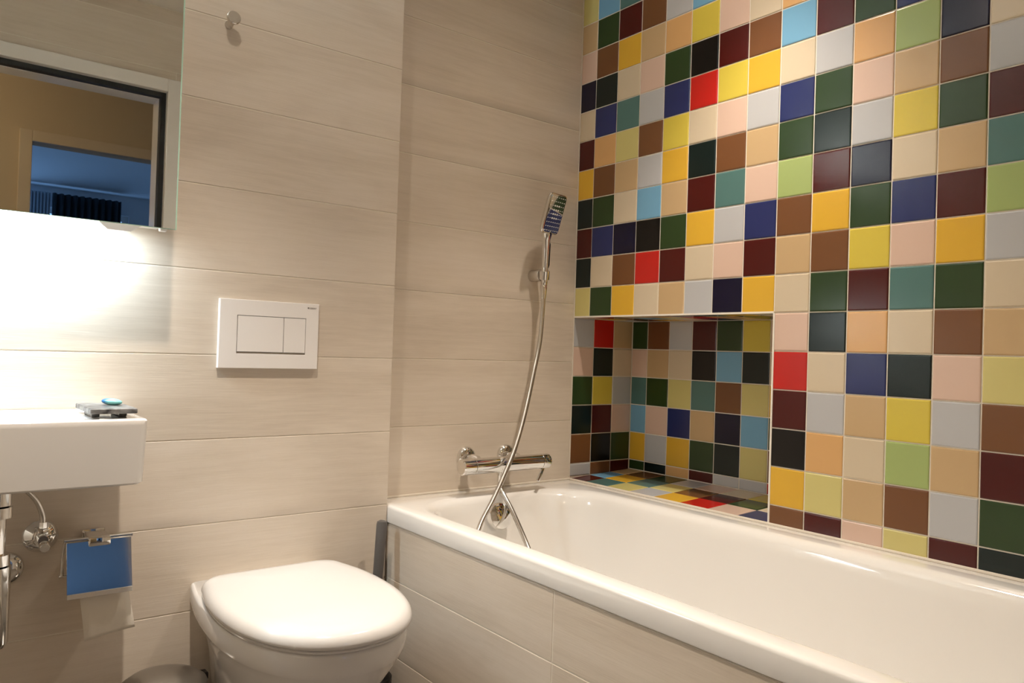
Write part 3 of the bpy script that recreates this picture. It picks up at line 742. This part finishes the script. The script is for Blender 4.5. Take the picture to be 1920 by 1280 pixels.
# ------------------------------------------------------------------ paper holder and roll
PX, PZ = -1.458, .560
PYh = -.158
ph = thing('paper_holder', 'chrome toilet paper holder with mirror-like cover flap', 'paper holder', (PX, YS, PZ))
def pp(name, bm, m=M['chrome'], parent=ph, sm=40):
    o = obj(name, bm, m, parent); return smooth(o, sm)
dy = PYh-YS
pp('wall_mount', BX(-.020, .020, dy-.002, -.0005, -.007, .006, bev=.002), M['chrome'])
pp('wall_plate', BX(-.022, .022, -.006, -.0005, -.030, .008, bev=.002), M['chrome'])
pp('hinge_bar', tube(bmesh.new(), [(-.0635, dy+.002, .001), (.0635, dy+.002, .001)], .0042, 16))
pp('roll_arm', tube(bmesh.new(), spline([(-.061, dy+.004, .000), (-.0625, dy+.014, -.030), (-.0625, dy+.020, -.070), (-.058, dy+.022, -.074), (.050, dy+.022, -.074)], 6), .0032, 12))
tilt = math.radians(17)
fl = bmesh.new(); box(fl, -.060, .060, -.0012, .0012, -.104, -.002, bev=.0004, seg=1)
fo = obj('flap', fl, M['chrome'], ph); fo.location = (0, dy-.004, 0); fo.rotation_euler = (-tilt, 0, 0)
fl = BX(-.060, .060, -.0022, .0016, -.113, -.103, bev=.0006, seg=1)
o = obj('flap_lip', fl, M['satin_lip'], fo)
o = obj('hinge_sleeve', BX(-.0205, .0205, -.011, .008, -.012, .006, bev=.003), M['chrome'], ph); o.location = (0, dy, -.001); smooth(o)
rl = thing('toilet_roll', 'white toilet paper roll with a loose sheet hanging below the chrome flap', 'toilet paper', (PX-.005, PYh+.022, PZ-.074))
RB = Vector((PX-.005, PYh+.022, PZ-.074))
o = obj('roll', lathe(bmesh.new(), (-.044, 0, 0), (1, 0, 0), [(0, .012), (0, .036), (.001, .037), (.099, .037), (.1, .036), (.1, .012)], 32, cap=False), M['paper'], rl); smooth(o)
bm = bmesh.new(); g_ = []
for i in range(13):
    t = i/12; row = []
    for j in range(7):
        s = j/6
        x = -.030 + .090*s + .012*t + .004*s*t; z = -.030 - t*(.098 - .012*s) ; y = -.0375 - .006*math.sin(t*2.5) + .004*math.sin(s*3.1)*t
        row.append(bm.verts.new((x, y, z)))
    g_.append(row)
for i in range(12):
    for j in range(6): bm.faces.new((g_[i][j], g_[i][j+1], g_[i+1][j+1], g_[i+1][j]))
o = obj('loose_sheet', bm, M['paper'], rl); smooth(o, 180); s_ = o.modifiers.new('thick', 'SOLIDIFY'); s_.thickness = .0006

# ------------------------------------------------------------------ pedal bin, toilet brush
bn = thing('pedal_bin', 'small steel pedal bin with domed lid on the floor beside the toilet', 'bin', (-1.338, -.225, 0))
o = obj('body', lathe(bmesh.new(), (0, 0, 0), (0, 0, 1), [(0, .080), (.004, .084), (.24, .084), (.243, .082)], 40), M['steel'], bn); smooth(o)
ld_ = obj('lid', lathe(bmesh.new(), (0, 0, .243), (0, 0, 1), [(0, .0865), (.008, .0875), (.014, .085), (.026, .068), (.034, .042), (.037, .015), (.0373, 0)], 40), M['steel'], bn); smooth(ld_)
o = obj('hinge', BX(.070, .096, .010, .035, .238, .254, bev=.003), M['black_plastic'], bn)
o = obj('pedal', BX(-.02, .02, -.118, -.075, .012, .020, bev=.003), M['black_plastic'], bn)

tb = thing('toilet_brush', 'toilet brush with grey handle in a black pot between toilet and bath', 'toilet brush', (-.806, -.150, 0))
o = obj('pot', lathe(bmesh.new(), (0, 0, 0), (0, 0, 1), [(0, .044), (.003, .047), (.12, .050), (.123, .047)], 36), M['black_plastic'], tb); smooth(o)
o = obj('collar', lathe(bmesh.new(), (0, 0, .120), (0, 0, 1), [(0, .046), (.008, .044), (.03, .02), (.235, .0135), (.245, .0150), (.252, .0135)], 28), M['black_plastic'], tb); smooth(o)
o = obj('handle', tube(bmesh.new(), [(0.004, .002, .355), (.006, .003, .36), (.018, .010, .510), (.0185, .0103, .518), (.0190, .0106, .522)], [.0115, .0128, .0145, .0130, .006], 24), M['anthracite'], tb); smooth(o)

# ------------------------------------------------------------------ ceiling downlights
for i, (x, y, dim) in enumerate(SPOTS):
    wh = ('above the tap end of the bath', 'in front of the mirror cabinet', 'nearest the door')[i]
    t = thing('ceiling_downlight', 'round chrome-rimmed ceiling downlight ' + wh, 'downlight', (x, y, CEIL), 'bathroom ceiling downlights')
    o = obj('rim', lathe(bmesh.new(), (0, 0, 0), (0, 0, -1), [(0, .045), (.003, .044), (.005, .038), (.001, .033)], 32, cap=False), M['chrome_satin'], t); smooth(o)
    o = obj('lens', lathe(bmesh.new(), (0, 0, 0), (0, 0, -1), [(0, .033), (.0012, .032)], 32), M['lampglow'], t)
    for cone, e in BEAM:
        l = bpy.data.lights.new('downlight_beam', 'SPOT'); l.energy = e*dim; l.color = WARM; l.spot_size = math.radians(cone); l.spot_blend = 1.0; l.shadow_soft_size = .028
        lo2 = bpy.data.objects.new('downlight_beam', l); COL.objects.link(lo2); lo2.parent = t; lo2.location = (0, 0, -.035)
print('tiles', n_tile, 'rest', len(rest))
